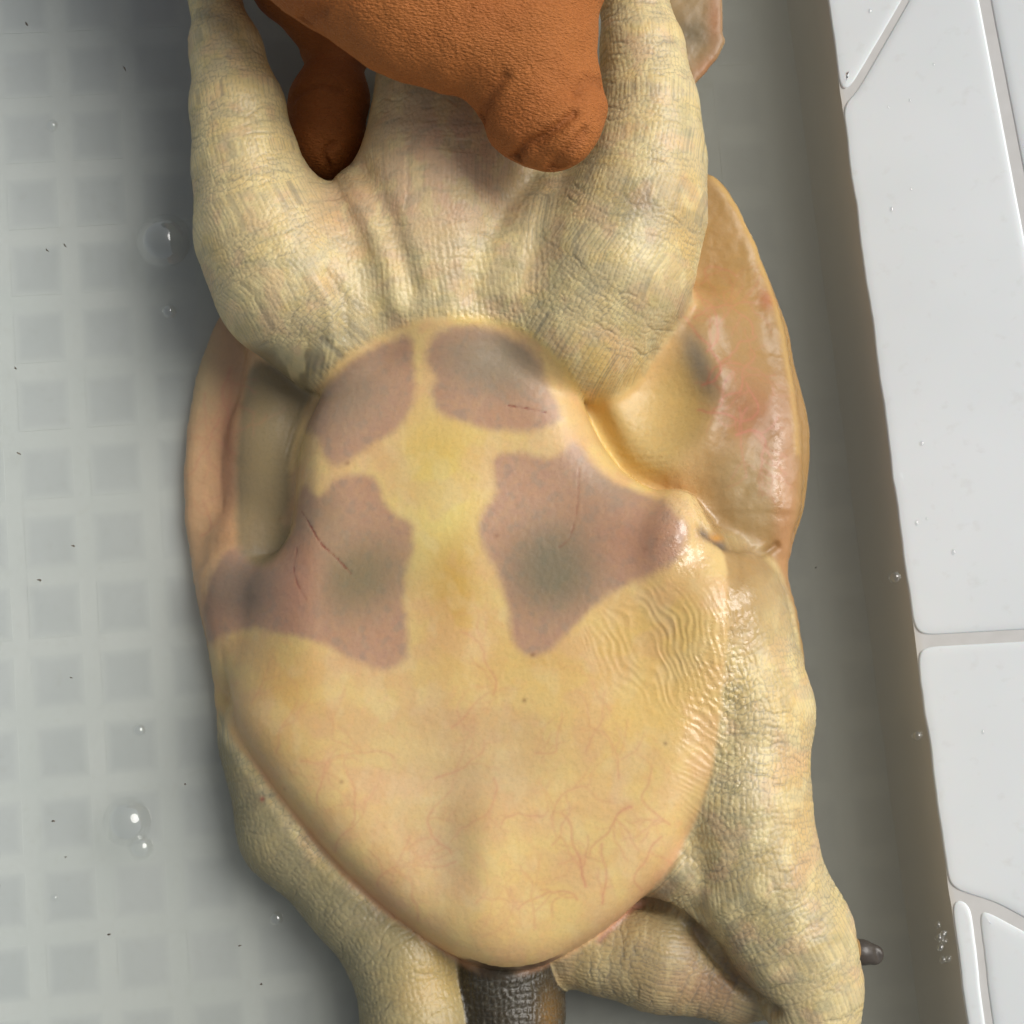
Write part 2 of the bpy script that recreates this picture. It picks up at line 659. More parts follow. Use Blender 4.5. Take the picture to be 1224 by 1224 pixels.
def solid_rim():
    a = np.linspace(-60, 330, 160)
    q = np.concatenate([np.linspace(-6.5, 0, 20), np.linspace(0.5, 110, 24)])
    SS, QQ = np.meshgrid(a, q, indexing='ij')
    XY = e0 + edir * SS[..., None] + enor * (QQ + wob(SS, QQ))[..., None]
    V = np.concatenate([XY, rim_z(QQ)[..., None] - 0.02], -1).reshape(-1, 3)
    low = V.copy()
    low[:, 2] = -36
    ns, nq = SS.shape
    I = np.arange(ns * nq).reshape(ns, nq)
    top = np.stack([I[:-1, :-1], I[1:, :-1], I[1:, 1:], I[:-1, 1:]], -1).reshape(-1, 4)
    ring = np.concatenate([I[0, :], I[1:, -1], I[-1, -2::-1], I[-2:0:-1, 0]])
    nx = np.roll(ring, -1)
    side = np.stack([ring, ring + ns * nq, nx + ns * nq, nx], 1)
    return mesh_from('basin_wall', np.concatenate([V, low]), np.concatenate([top, top[:, ::-1] + ns * nq, side]), False)


rim = obj('basin_wall', solid_rim(), JOINT, kind='structure',
          label='white glazed bank along the right side of the basin')


def rim_sq(px, py):
    """(s, q) of a photo pixel on the bank"""
    z = ZW + 6
    for _ in range(12):
        p = at(px, py, z)
        q = (p[:2] - e0) @ enor
        z = float(rim_z(q))
    return (p[:2] - e0) @ edir, q


def panel(pts):
    """one glazed panel lying on the bank: rounded corners, soft shoulders, a slab 2 mm thick"""
    import bmesh
    P = np.array([rim_sq(*p) for p in pts])
    if sum(P[k - 1][0] * P[k][1] - P[k][0] * P[k - 1][1] for k in range(len(P))) < 0:
        P = P[::-1]
    den = []
    for k in range(len(P)):
        A, B = P[k], P[(k + 1) % len(P)]
        n = max(2, int(np.linalg.norm(B - A) / 1.2))
        den += [A + (B - A) * t / n for t in range(n)]
    D = np.array(den)
    for _ in range(8):
        D = (np.roll(D, 1, 0) + 2 * D + np.roll(D, -1, 0)) / 4
    tg = np.roll(D, -1, 0) - np.roll(D, 1, 0)
    tg /= np.linalg.norm(tg, axis=1)[:, None]
    inn = np.stack([-tg[:, 1], tg[:, 0]], 1)
    bm = bmesh.new()
    rings = []
    thin = min(np.ptp(P[:, 0]), np.ptp(P[:, 1]))
    ks = 1.0 if thin > 14 else 0.45
    for off, drop in [(0, 2.0), (0, 0.36), (0.4, 0.23), (0.9, 0.11), (1.6, 0.03), (2.4, 0.0)]:
        R = D + inn * off * ks
        for _ in range(int(off * 5)):           # keep the inset loop clean round the corners
            R = (np.roll(R, 1, 0) + 2 * R + np.roll(R, -1, 0)) / 4
        wet_edge = sstep(3.5, 0.5, D[:, 1])
        z = rim_z(np.maximum(R[:, 1], 0)) + 0.38 - np.where(drop < 1.5, drop * (1 - 0.5 * wet_edge), drop)
        XY = e0 + edir * R[:, :1] + enor * (R[:, 1:] + wob(R[:, 0], R[:, 1])[:, None])
        rings.append([bm.verts.new((XY[k, 0] * MM, XY[k, 1] * MM, z[k] * MM)) for k in range(len(D))])
    for A, B in zip(rings[:-1], rings[1:]):
        for k in range(len(D)):
            l = (k + 1) % len(D)
            f = bm.faces.new((A[k], A[l], B[l], B[k]))
            f.smooth = True
    cap = bm.faces.new(rings[-1])
    bmesh.ops.triangulate(bm, faces=[cap])
    for f in bm.faces:
        f.smooth = True
    bmesh.ops.recalc_face_normals(bm, faces=list(bm.faces))
    if sum(f.normal.z * f.calc_area() for f in bm.faces) < 0:
        bmesh.ops.reverse_faces(bm, faces=list(bm.faces))
    me = bpy.data.meshes.new('panel')
    bm.to_mesh(me)
    bm.free()
    return obj('panel', me, ENAMEL, rim)


def wl(y, off=0):
    return 989 + (1156 - 989) * y / 1224 + off


panel([(wl(-80, 1), -80), (1118, -80), (1078, 0), (1014, 108), (wl(108, 1), 112)])
panel([(1128, -80), (1086, 2), (1019, 118), (wl(118, 1), 122), (wl(758, 1), 760), (1300, 748), (1246, 400), (1170, 0), (1154, -80)])
panel([(1172, -80), (1184, 0), (1262, 402), (1310, 700), (1420, 700), (1420, -80)])
panel([(wl(772, 1), 774), (1310, 762), (1310, 1145), (1190, 1078), (wl(1060, 1), 1062)])
panel([(wl(1072, 1), 1072), (1159, 1076), (1186, 1300), (wl(1300, 1), 1300)])
panel([(1169, 1084), (1310, 1160), (1310, 1300), (1196, 1300)])

# water: closed body with a flat top, cut to the line of the rim
def water_body():
    s = np.linspace(-70, 350, 60)
    xl = -300.0
    cols = 40
    rows = []
    for a in s:
        r = rim_xy(a, 0.35 + 0.0)
        for c in np.linspace(0, 1, cols):
            rows.append((xl + (r[0] - xl) * c, r[1] + (1 - c) * 0, ZW))
    V = np.array(rows)
    n = len(s)
    low = V.copy()
    low[:, 2] = np.minimum(-(V[:, 0] - FX) * math.tan(FT) - 1.0, ZW - 0.5)
    I = np.arange(n * cols).reshape(n, cols)
    top = np.stack([I[:-1, :-1], I[1:, :-1], I[1:, 1:], I[:-1, 1:]], -1).reshape(-1, 4)
    bot = top[:, ::-1] + n * cols
    ring = np.concatenate([I[0, :], I[1:, -1], I[-1, -2::-1], I[-2:0:-1, 0]])
    nx = np.roll(ring, -1)
    side = np.stack([ring, nx, nx + n * cols, ring + n * cols], 1)
    Q = np.concatenate([top, bot, side])
    me = mesh_from('water', np.concatenate([V, low]), Q, False)
    import bmesh
    bm = bmesh.new()
    bm.from_mesh(me)
    bmesh.ops.recalc_face_normals(bm, faces=list(bm.faces))
    bm.to_mesh(me)
    bm.free()
    return me


water = obj('water', water_body(), WATER, kind='structure', label='shallow murky grey water covering the mosaic floor')

# ------------------------------------------------------------------ the turtle
def tilt(X):
    return 0.062 * X                           # its right side lies higher, its left side under water


def C(*pts):
    """(px, py, z, r_px) photo points to (x, y, z, r) in mm"""
    out = []
    for px, py, z, r in pts:
        p = at(px, py, z)
        out.append((p[0], p[1], z, r * mmpp(z)))
    return out


def PL(pts, z, n=5):
    return catmull([at(px, py, z)[:2] for px, py in pts], n)


T = Field((-88, -160, -2), (90, 145, 66), 0.66)

SHELL = [(300, 330), (262, 360), (238, 410), (222, 470), (214, 540), (213, 600), (220, 660), (232, 725), (246, 790),
         (252, 850), (262, 910), (310, 990), (400, 1060), (500, 1115), (600, 1130), (720, 1105), (830, 1030), (905, 950),
         (945, 860), (958, 800), (953, 745), (941, 690), (944, 650), (955, 600), (953, 540), (947, 470), (939, 420),
         (926, 360), (908, 310), (882, 252), (852, 212), (800, 200), (700, 170), (500, 150), (380, 220)]
T.lens(PL(SHELL, 16), lambda X, Y: 13 + 1.2 * tilt(X), lambda X, Y: 3.0 + 0 * X, 3.6, 2.0)
BACK = [(330, 400), (270, 520), (270, 640), (290, 800), (330, 930), (430, 1040), (600, 1090), (760, 1030), (850, 920),
        (880, 780), (880, 620), (860, 480), (800, 330), (600, 250), (430, 280)]
T.lens(PL(BACK, 12), lambda X, Y: 12 + tilt(X), lambda X, Y: 11 + 0 * X, 30, 4.0)

PLAST = [(540, 374), (600, 382), (650, 406), (688, 452), (712, 508), (745, 556), (785, 582), (832, 592), (872, 640),
         (885, 710), (890, 780), (876, 860), (860, 930), (832, 990), (797, 1045), (748, 1095), (702, 1130), (652, 1158),
         (600, 1165), (555, 1152), (510, 1127), (455, 1087), (400, 1037), (350, 977), (310, 925), (276, 870), (255, 800),
         (247, 740), (250, 690), (275, 660), (320, 650), (342, 615), (347, 560), (358, 510), (380, 463), (420, 418), (480, 387)]


def pl_mid(X, Y):
    m = 22 + 1.15 * tilt(X)
    return m - 13 * (1 - sstep(-76, -46, X)) * sstep(-58, -22, Y)


def pl_th(X, Y):
    t = 19.0 + 1.2 * np.exp(-((X + 14) / 9) ** 2 - ((Y + 10) / 40) ** 2)
    t = t - 1.6 * np.exp(-((X - 12) / 14) ** 2 - ((Y - 5) / 16) ** 2) - 1.2 * np.exp(-((X + 35) / 14) ** 2 - ((Y + 2) / 18) ** 2)
    t = t + 0.7 * np.exp(-((X + 2) / 7) ** 2 - ((Y + 85) / 20) ** 2) - 1.6 * np.exp(-((X + 15) / 7) ** 2 - ((Y + 78) / 17) ** 2)
    t = t - 1.3 * np.exp(-((X + 12) / 26) ** 2 - ((Y + 55 + 0.004 * (X + 10) ** 2) / 7) ** 2)
    return t * (1 - 0.3 * (1 - sstep(-76, -46, X)) * sstep(-58, -22, Y))


# hind limbs and tail base
LH = C((254, -90, 34, 22), (257, 0, 36, 27), (270, 60, 37, 41), (284, 130, 37, 54), (295, 200, 36, 63), (316, 275, 34, 81),
       (350, 340, 31, 90), (400, 385, 28, 82), (470, 400, 24, 60))
RH = C((745, -90, 38, 34), (757, 0, 40, 38), (768, 60, 41, 48), (774, 130, 41, 59), (771, 190, 40, 71), (760, 250, 39, 82),
       (734, 320, 37, 92), (692, 385, 32, 88), (600, 400, 26, 60))
TAIL = C((560, -60, 30, 60), (545, 40, 30, 84), (545, 130, 30, 94), (540, 200, 30, 98), (530, 260, 30, 118), (530, 330, 27, 128))
# flanks beside the plastron
T.chain(C((330, 420, 14, 34), (318, 520, 12, 34), (318, 630, 10, 34)), 4, fz=0.8)
T.chain(C((880, 420, 19, 40), (893, 520, 20, 45), (893, 600, 22, 45)), 8, fz=0.5)
T.chain(C((745, 400, 22, 84), (790, 470, 22, 70), (800, 520, 22, 62)), 5.0)
T.chain(C((838, 400, 22, 52), (850, 470, 21, 52), (838, 540, 21, 52)), 6)

T.lens(PL(PLAST, 34), pl_mid, pl_th, 16, 3.2, 2.6)

# inguinal pocket on the right, a soft hollow
T.chain(C((796, 380, 43, 62), (788, 455, 43, 76), (784, 498, 43, 71)), 4.5, cut=True)

T.chain(TAIL, 6, fz=0.72)
T.chain(C((585, 250, 26, 52), (700, 245, 29, 52)), 6)
T.chain(LH, 5)
T.chain(RH, 5)
T.chain(C((340, 300, 32, 60), (430, 330, 26, 74), (530, 335, 29, 84), (640, 325, 28, 74), (740, 290, 36, 60)), 11, fz=0.8)

T.chain(C((292, 650, 10, 40), (288, 710, 11, 42), (296, 780, 11, 40)), 5, fz=0.9)

# fore limbs
RF = C((848, 742, 26, 96), (887, 850, 26, 79), (886, 960, 28, 76), (903, 1045, 28, 72), (945, 1120, 26, 68), (968, 1180, 24, 56),
       (985, 1260, 22, 40))
T.chain(RF, 6)
FOLD = C((850, 985, 26, 50), (812, 1030, 27, 46), (834, 1080, 27, 27))
T.chain(FOLD, 4)
T.chain(C((790, 1040, 19, 40), (860, 1075, 19, 44)), 4)
T.chain(C((1000, 1130, 15, 24), (1024, 1139, 13, 13)), 4)
ARM = C((690, 1128, 13, 52), (790, 1140, 15, 66), (880, 1175, 15, 46), (930, 1190, 16, 26))
T.chain(ARM, 2.5)
LF = C((334, 890, 11, 70), (354, 990, 11, 65), (427, 1068, 12, 61), (484, 1140, 14, 63), (502, 1224, 15, 64), (512, 1300, 15, 50))
T.chain(LF, 4)
HEAD = C((598, 1110, 15, 60), (606, 1220, 14, 60), (612, 1320, 14, 52))
T.chain(HEAD, 1.5)
T.chain(C((636, 1150, 12, 40), (634, 1212, 12, 36), (628, 1260, 11, 34)), 3)
T.chain(C((572, 1150, 12, 36), (574, 1214, 14, 40), (580, 1270, 13, 36)), 3)

# web of the right hind foot
T.chain(C((745, -90, 38, 34), (800, -95, 33, 40)), 5)
WEB = [(770, -100), (862, -100), (864, 0), (864, 38), (868, 50), (858, 70), (840, 92), (824, 110), (800, 40)]
P = np.array([at(px, py, 30)[:2] for px, py in WEB])
T.lens(P, lambda X, Y: 30 + 0 * X, lambda X, Y: 1.3 + 0 * X, 2.0, 2.0)

H0 = T.heights()
HX = T.lo[0] + T.h * np.arange(T.n[0])
HY = T.lo[1] + T.h * np.arange(T.n[1])


def hgt(x, y):
    i = int(np.clip(round((x - T.lo[0]) / T.h), 0, T.n[0] - 1))
    j = int(np.clip(round((y - T.lo[1]) / T.h), 0, T.n[1] - 1))
    return H0[i, j]


def on(px, py):
    """world x, y of a photo point on the turtle's upper surface"""
    z = 40.0
    for _ in range(8):
        p = at(px, py, z)
        z = 0.5 * z + 0.5 * max(hgt(p[0], p[1]), 8)
    return at(px, py, z)[:2]


V, Q = T.mesh()
me = mesh_from('softshell_turtle', V, Q)
del T.F
me = subdivide(me, 1)
V, N_ = get_v(me)
X, Y, Z = V[:, 0], V[:, 1], V[:, 2]
upf = sstep(-0.15, 0.25, N_[:, 2])

# pattern rasters in world xy, 0.2 mm
RS = 0.22
rx = np.arange(-92, 94, RS)
ry = np.arange(-164, 150, RS)
GX, GY = np.meshgrid(rx, ry, indexing='ij')


def sample(A):
    fx = np.clip((X - rx[0]) / RS, 0, len(rx) - 1.001)
    fy = np.clip((Y - ry[0]) / RS, 0, len(ry) - 1.001)
    i, j = fx.astype(int), fy.astype(int)
    a, b = fx - i, fy - j
    return (A[i, j] * (1 - a) + A[i + 1, j] * a) * (1 - b) + (A[i, j + 1] * (1 - a) + A[i + 1, j + 1] * a) * b


WX = 1.1 * (fbm(GX / 4, GY / 4, 21) - 0.5) * 2
WY = 1.1 * (fbm(GX / 4, GY / 4, 27) - 0.5) * 2


def area(pts, soft, warp=0.8, n=5):
    P = catmull([on(*p) for p in pts], n)
    lo, hi = P.min(0) - 14, P.max(0) + 14
    i0, i1 = np.searchsorted(rx, [lo[0], hi[0]])
    j0, j1 = np.searchsorted(ry, [lo[1], hi[1]])
    A = np.full(GX.shape, 14.0)
    sl = (slice(i0, i1), slice(j0, j1))
    A[sl] = poly_sd(GX[sl] + warp * WX[sl], GY[sl] + warp * WY[sl], P)
    return sample(1 - sstep(-soft, soft, A))


def blob(px, py, rpx, rpy, ang=0.0, p=1.0):
    c = on(px, py)
    m = mmpp(40)
    ca, sa = math.cos(ang), math.sin(ang)
    dx, dy = X - c[0], Y - c[1]
    u, v = (dx * ca + dy * sa) / (rpx * m), (-dx * sa + dy * ca) / (rpy * m)
    return np.exp(-(u * u + v * v) ** p)


def stroke(pts, w, taper=False):
    P = catmull([on(*p) for p in pts], 5, False)
    lo, hi = P.min(0) - 4 * w - 2, P.max(0) + 4 * w + 2
    r = np.zeros(len(X))
    m = (X > lo[0]) & (X < hi[0]) & (Y > lo[1]) & (Y < hi[1])
    d = line_d(X[m] + 0.25 * (vnoise(X[m], Y[m], 3) - .5), Y[m] + 0.25 * (vnoise(X[m], Y[m], 8) - .5), P)
    r[m] = np.exp(-(d / w) ** 2)
    return r


# -- distance to the limbs, and scale patterns that follow them
def chain_uv(pts):
    best = np.full(len(X), 1e9)
    U = np.zeros(len(X))
    Vv = np.zeros(len(X))
    acc = 0.0
    for a, b in zip(pts[:-1], pts[1:]):
        A, B = np.array(a[:3]), np.array(b[:3])
        ab = B - A
        L = np.linalg.norm(ab)
        d = V - A
        t = np.clip(d @ ab / (L * L), 0, 1)
        rad = np.linalg.norm(d - t[:, None] * ab, axis=1)
        r = a[3] + t * (b[3] - a[3])
        e = rad - r
        side = np.cross(np.array([0, 0, 1.0]), ab / L)
        lat = (d - t[:, None] * ab) @ side
        m = e < best
        best[m] = e[m]
        U[m] = (acc + t * L)[m]
        # lateral arc length over the round of the limb
        s = np.clip(lat / np.maximum(rad, 1e-3), -1, 1)
        Vv[m] = (np.arcsin(s) * np.maximum(rad, 3))[m]
        acc += L
    return best, U, Vv


plast_m = area([(540, 379), (600, 386), (650, 412), (686, 458), (712, 515), (745, 562), (785, 588), (830, 600), (862, 650),
                (870, 720), (866, 800), (858, 880), (850, 930), (826, 990), (797, 1043), (748, 1093), (702, 1128), (652, 1156),
                (600, 1170), (555, 1156), (510, 1126), (455, 1086), (400, 1036), (350, 976), (310, 925), (276, 880), (240, 800),
                (236, 740), (240, 690), (270, 655), (320, 645), (344, 605), (350, 560), (362, 510), (384, 463), (424, 419), (482, 390)], 0.9, 0.3)
limb = np.zeros(len(X))
crease = np.zeros(len(X))
disp = np.zeros(len(X))
wsum = np.full(len(X), 0.06)
FILL_L = C((385, 225, 30, 50), (400, 300, 30, 74), (420, 370, 26, 60))
FILL_R = C((660, 215, 31, 50), (655, 290, 31, 74), (640, 370, 26, 60))
for idx, (ch, su, sv, amp) in enumerate([(LH, 1.5, 1.15, 0.13), (RH, 1.5, 1.15, 0.13), (TAIL, 2.0, 1.1, 0.08), (RF, 1.6, 1.4, 0.18),
                                         (LF, 1.7, 1.6, 0.14), (ARM, 2.6, 1.2, 0.16), (HEAD, 1.5, 1.5, 0.3),
                                         (FILL_L, 1.7, 1.1, 0.10), (FILL_R, 1.7, 1.1, 0.10), (FOLD, 1.7, 1.5, 0.24)]):
    e, U, Vv = chain_uv(ch)
    w = np.exp(-np.maximum(e, 0) / 1.6) * (1 - sstep(5, 9, e))
    limb = np.maximum(limb, 1 - sstep(1.4, 7.0 if 6 < idx < 9 else 4.0, e))
    m = np.nonzero(w > 0.01)[0]
    w, U, Vv = w[m], U[m], Vv[m]
    uw = U + 1.6 * (fbm(U / 7, Vv / 7, idx + 40) - .5) * 2
    vw = Vv + 1.2 * (fbm(U / 6, Vv / 6, idx + 60) - .5) * 2
    cell = worley(uw / su, vw / sv, idx)
    cl = 1 - sstep(0.02, 0.22, cell)
    ru = (U + 3.2 * (fbm(U / 14 + 3, Vv / 10, idx + 5, 3) - .5) * 2) / 3.1
    ri = np.floor(ru)
    ring = np.abs(ru - ri - 0.5)
    rg = (1 - sstep(0.03, 0.13, ring)) * sstep(0.42, 0.68, fbm(Vv / 8 + ri * 5.3, ri * 9.7 + Vv / 30, idx + 80, 2))
    cw = np.clip((0.34 if idx == 2 else 0.76) * cl * (0.4 + 0.9 * vnoise(U / 11, Vv / 11, idx + 33)) + (0.2 if idx == 2 else 0.42) * rg, 0, 1)
    crease[m] += w * cw
    disp[m] += w * (amp * np.minimum(cell, 0.5) * 1.6 - 0.2 * rg + 0.6 * (fbm(uw / 8, vw / 13, idx + 90, 2) - .5))
    wsum[m] += w
scal = limb * (1 - plast_m) * (1 - 0.95 * blob(860, 690, 110, 95, -0.2, 1.6))
crease = crease / wsum * scal
disp = disp / wsum * scal

# smooth pockets have no scales
lpock = area([(335, 415), (300, 440), (284, 520), (282, 600), (288, 660), (318, 676), (344, 640), (350, 560), (372, 475), (400, 425)], 1.6, 0.4)
rpock = area([(826, 420), (842, 460), (842, 500), (806, 560), (772, 578), (726, 545), (700, 490), (760, 470)], 4.0, 0.5)
sm = np.clip(lpock + rpock, 0, 1)
crease *= 1 - 0.9 * sm
disp *= 1 - 0.9 * sm

# long folds: shoulder, pocket, hind fan
def stripes(reg, ang, pitch, seed, warp=3.0):
    ca, sa = math.cos(ang), math.sin(ang)
    a = X * ca + Y * sa
    b = -X * sa + Y * ca
    ph = a / pitch + warp * 0.35 * (fbm(a / 16, b / 22, seed) - .5) * 2 + 0.02 * b * b / 40
    s = np.abs(((ph + 0.6 * (vnoise(a / 3, b / 12, seed + 2) - .5)) % 1) - 0.5) * 2
    g = sstep(0.35, 0.65, fbm(X / 8, Y / 8, seed + 5)) * 0.6 + 0.4
    return (1 - s ** 1.5) * g * reg


sh = 1.0 * blob(808, 765, 100, 75, -0.5, 1.6) * area([(640, 800), (720, 728), (770, 700), (812, 690), (835, 640), (900, 650), (930, 800), (880, 930), (700, 930)], 2.5)
st = stripes(sh, math.radians(28), 1.65, 3, 11.0)
disp -= 0.25 * st
crease = np.maximum(crease, 0.06 * st)
edge = blob(852, 885, 34, 100, -0.05, 1.5)
st2 = stripes(edge, math.radians(62), 1.6, 9, 7.0)
disp -= 0.28 * st2
pk = rpock * blob(780, 540, 70, 60)
c0 = on(775, 450)
rr = np.hypot((X - c0[0]), (Y - c0[1]))
sp = (0.5 + 0.5 * np.cos(rr * 3.4 + 9 * fbm(X / 7, Y / 7, 71))) * rpock * blob(770, 545, 55, 34) * fbm(X / 4, Y / 4, 77)
disp -= 0.2 * sp
crease = np.maximum(crease, 0.16 * sp)
lp2 = stripes(area([(420, 400), (400, 440), (372, 480), (352, 560), (340, 560), (360, 470), (385, 420), (400, 395)], 1.5, .3), math.radians(-20), 1.6, 14)
disp -= 0.3 * lp2
fan = blob(540, 330, 130, 70, 0, 1.5) * (1 - plast_m)
st3 = stripes(fan, math.radians(4), 1.35, 31)
disp -= 0.18 * st3
crease = np.maximum(crease, 0.16 * st3)

# deep creases
deep = np.maximum.reduce([
    0.5 * stroke([(838, 634), (852, 640), (872, 652), (898, 654)], 1.5),
    0.55 * stroke([(896, 655), (912, 661), (928, 652)], 1.0),
    0.22 * stroke([(432, 190), (436, 215), (450, 240), (458, 268), (474, 292)], 1.5),
    0.15 * stroke([(412, 212), (424, 232), (440, 246), (450, 262)], 1.2),
    0.2 * stroke([(640, 210), (612, 245), (596, 280)], 1.6)])
disp -= 1.5 * deep
scr = np.maximum.reduce([stroke([(608, 485), (630, 488), (652, 493)], 0.22), stroke([(361, 612), (374, 634), (384, 650), (402, 667), (420, 686)], 0.22),
                         0.6 * stroke([(355, 655), (351, 680), (356, 700), (366, 716)], 0.3),
                         0.35 * stroke([(692, 560), (690, 605), (682, 640), (668, 655)], 0.3)])
scr = scr * (0.35 + 0.65 * sstep(.4, .6, fbm(X / 2.4, Y / 2.4, 401)))
disp -= 0.15 * scr
disp += (0.9 * (fbm(X / 24, Y / 30, 55, 1) - .5) - 1.0 * blob(482, 1000, 44, 66, .15) + 0.9 * blob(575, 1040, 24, 90) + 0.5 * blob(545, 1040, 22, 90) - 1.0 * blob(560, 930, 120, 20)) * plast_m
disp += 0.8 * (fbm(X / 9, Y / 9, 57) - .5) * (1 - plast_m) * (1 - scal) * (1 - sm)
disp += 0.10 * (fbm(X / 1.3, Y / 1.3, 59) - .5) * (1 - scal)
gro = 1 - plast_m
disp += gro * (1.5 * stroke([(404, 214), (428, 238), (448, 272), (466, 322), (476, 366)], 3.6)
               - 1.3 * stroke([(436, 205), (456, 240), (474, 285), (492, 345)], 3.0)
               + 0.4 * stroke([(474, 240), (496, 300), (508, 360)], 2.8)
               - 1.6 * stroke([(634, 214), (604, 246), (580, 290), (566, 350)], 3.6)
               + 1.3 * stroke([(664, 214), (640, 250), (622, 300), (612, 350)], 3.6)
               + 0.6 * stroke([(372, 330), (392, 360), (398, 400)], 1.8) - 0.8 * stroke([(392, 330), (412, 362), (412, 400)], 1.8))
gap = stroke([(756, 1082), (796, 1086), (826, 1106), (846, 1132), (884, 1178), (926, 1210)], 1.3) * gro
disp -= 1.6 * gap
disp += 1.0 * stroke([(812, 1040), (850, 1080), (880, 1120), (915, 1160)], 3.0) * gro
disp += 2.3 * blob(803, 632, 28, 64, -0.3, 1.3) - 1.0 * blob(858, 628, 24, 34)
V2 = V + N_ * (disp * (0.25 + 0.75 * upf))[:, None]
set_v(me, V2)

# -- veins
vein = np.zeros(GX.shape)


def walk(x, y, a, n, w, depth):
    for i in range(n):
        a += random.gauss(0, 0.24)
        x2, y2 = x + 0.7 * math.cos(a), y + 0.7 * math.sin(a)
        i0, j0 = int((x2 - rx[0]) / RS), int((y2 - ry[0]) / RS)
        if 6 < i0 < GX.shape[0] - 6 and 6 < j0 < GX.shape[1] - 6:
            sl = (slice(i0 - 5, i0 + 6), slice(j0 - 5, j0 + 6))
            d = line_d(GX[sl], GY[sl], [(x, y), (x2, y2)])
            vein[sl] = np.maximum(vein[sl], w * (0.8 * np.exp(-(d / (0.17 + 0.15 * w)) ** 2) + 0.2 * np.exp(-(d / 0.7) ** 2)))
        x, y = x2, y2
        if depth and random.random() < 0.13:
            walk(x, y, a + random.choice((-1, 1)) * random.uniform(.4, 1.0), int(n * random.uniform(.4, .7)), w * 0.7, depth - 1)
        w *= 0.985


for px, py, deg, n, w in [(450, 1060, 100, 22, .5), (430, 900, 200, 18, .45), (500, 1100, 80, 20, .45), (640, 1110, 95, 22, .5), (590, 930, 300, 22, .45), (360, 910, 20, 20, .45), (740, 930, 100, 22, .5), (660, 1010, 40, 20, .5), (700, 1060, 80, 26, .8), (690, 1075, 130, 22, .7), (720, 1080, 60, 20, .7), (755, 965, 170, 22, .7), (800, 985, 150, 24, .6),
                          (600, 985, 100, 18, .5), (540, 1020, 80, 18, .6), (545, 1030, 200, 16, .5), (420, 985, 60, 24, .5), (380, 960, 120, 20, .5),
                          (400, 1020, 70, 22, .5), (470, 905, 160, 22, .5), (520, 930, 30, 22, .5), (590, 830, 80, 26, .55), (540, 870, 60, 20, .45),
                          (330, 900, 80, 20, .4), (640, 900, 20, 20, .45), (700, 900, 60, 22, .4), (610, 1060, 270, 22, .35), (790, 1000, 190, 22, .6),
                          (730, 850, 150, 18, .35), (490, 1000, 240, 18, .4), (570, 1080, 90, 20, .35), (660, 980, 100, 18, .5),
                          (840, 460, 30, 34, .9), (835, 490, 10, 34, .8), (845, 420, 60, 30, .7), (830, 380, 70, 26, .6), (880, 330, 110, 20, .5),
                          (880, 520, 20, 24, .8), (860, 480, 50, 28, .6), (245, 470, 280, 22, .5), (262, 500, 260, 26, .6), (240, 640, 10, 16, .5),
                          (275, 440, 250, 26, .6), (235, 520, 330, 18, .4), (900, 400, 80, 22, .5), (300, 840, 60, 18, .3), (660, 860, 240, 16, .3)]:
    p = on(px, py)
    walk(p[0], p[1], math.radians(deg), n, w, 2)
vein_v = sample(vein) * (1 - 0.75 * scal) * sstep(0.1, 0.5, N_[:, 2])

# -- pigment, linear albedo, with shade of some hollows and folds painted in
def mixin(col, m, k=1.0):
    global pig
    m = np.clip(m * k, 0, 1)[:, None]
    pig = pig * (1 - m) + lin(col) * m


pig = np.repeat(lin((226, 190, 136))[None], len(X), 0)
nz = fbm(X / 10, Y / 10, 101)
nf = fbm(X / 3.2, Y / 3.2, 111, 4)
# shell flaps
flapR = sstep(on(800, 500)[0], on(870, 500)[0], X)
mixin((170, 136, 88), flapR * (1 - plast_m))
mixin((178, 154, 112), blob(890, 585, 42, 62, 0, 1.6), 0.8)
mixin((196, 160, 104), blob(880, 300, 50, 90, 0, 1.5), 0.6)
mixin((200, 148, 108), blob(940, 600, 16, 140, 0, 1.5), 0.6)
mixin((164, 112, 84), blob(900, 490, 45, 45), 0.6)
mixin((178, 105, 70), blob(917, 358, 12, 14), 0.7)
mixin((214, 172, 130), sstep(on(330, 500)[0], on(290, 500)[0], X) * sstep(on(300, 800)[1], on(300, 720)[1], Y), 0.9)
mixin((214, 196, 150), blob(240, 450, 25, 60), 0.6)
mixin((176, 112, 84), blob(272, 540, 16, 110), 0.6)
# belly
mixin((233, 205, 142), plast_m * sstep(0.35, 0.65, nz), 0.8)
mixin((232, 190, 140), plast_m * sstep(0.55, 0.75, nf), 0.5)
mixin((240, 204, 128), blob(760, 850, 130, 90), 0.75)
mixin((236, 204, 132), blob(640, 1060, 90, 80), 0.5)
mixin((214, 172, 96), blob(345, 830, 45, 70, 0.2), 0.55)
mixin((206, 172, 118), blob(330, 880, 60, 40), 0.4)
mixin((214, 186, 140), blob(560, 900, 120, 45), 0.6)  # shade of the belly hollow put into the colour
mixin((205, 178, 142), blob(560, 940, 80, 22, 0, 1.3), 0.4)  # the same hollow's shade, painted greyer along its lower part
mixin((210, 182, 148), blob(530, 1015, 40, 60, .2), 0.6)  # painted shade of the hollow beside the belly ridge
mixin((226, 186, 108), blob(790, 750, 90, 60, .3), 0.55)
mixin((240, 216, 138), blob(530, 600, 56, 110), 0.85)
mixin((250, 232, 154), blob(530, 606, 24, 50), 0.9)
mixin((222, 188, 104), blob(530, 540, 60, 45), 0.6)
mixin((196, 152, 70), blob(545, 705, 32, 70), 0.75)
mixin((216, 176, 96), blob(600, 790, 110, 40), 0.35)
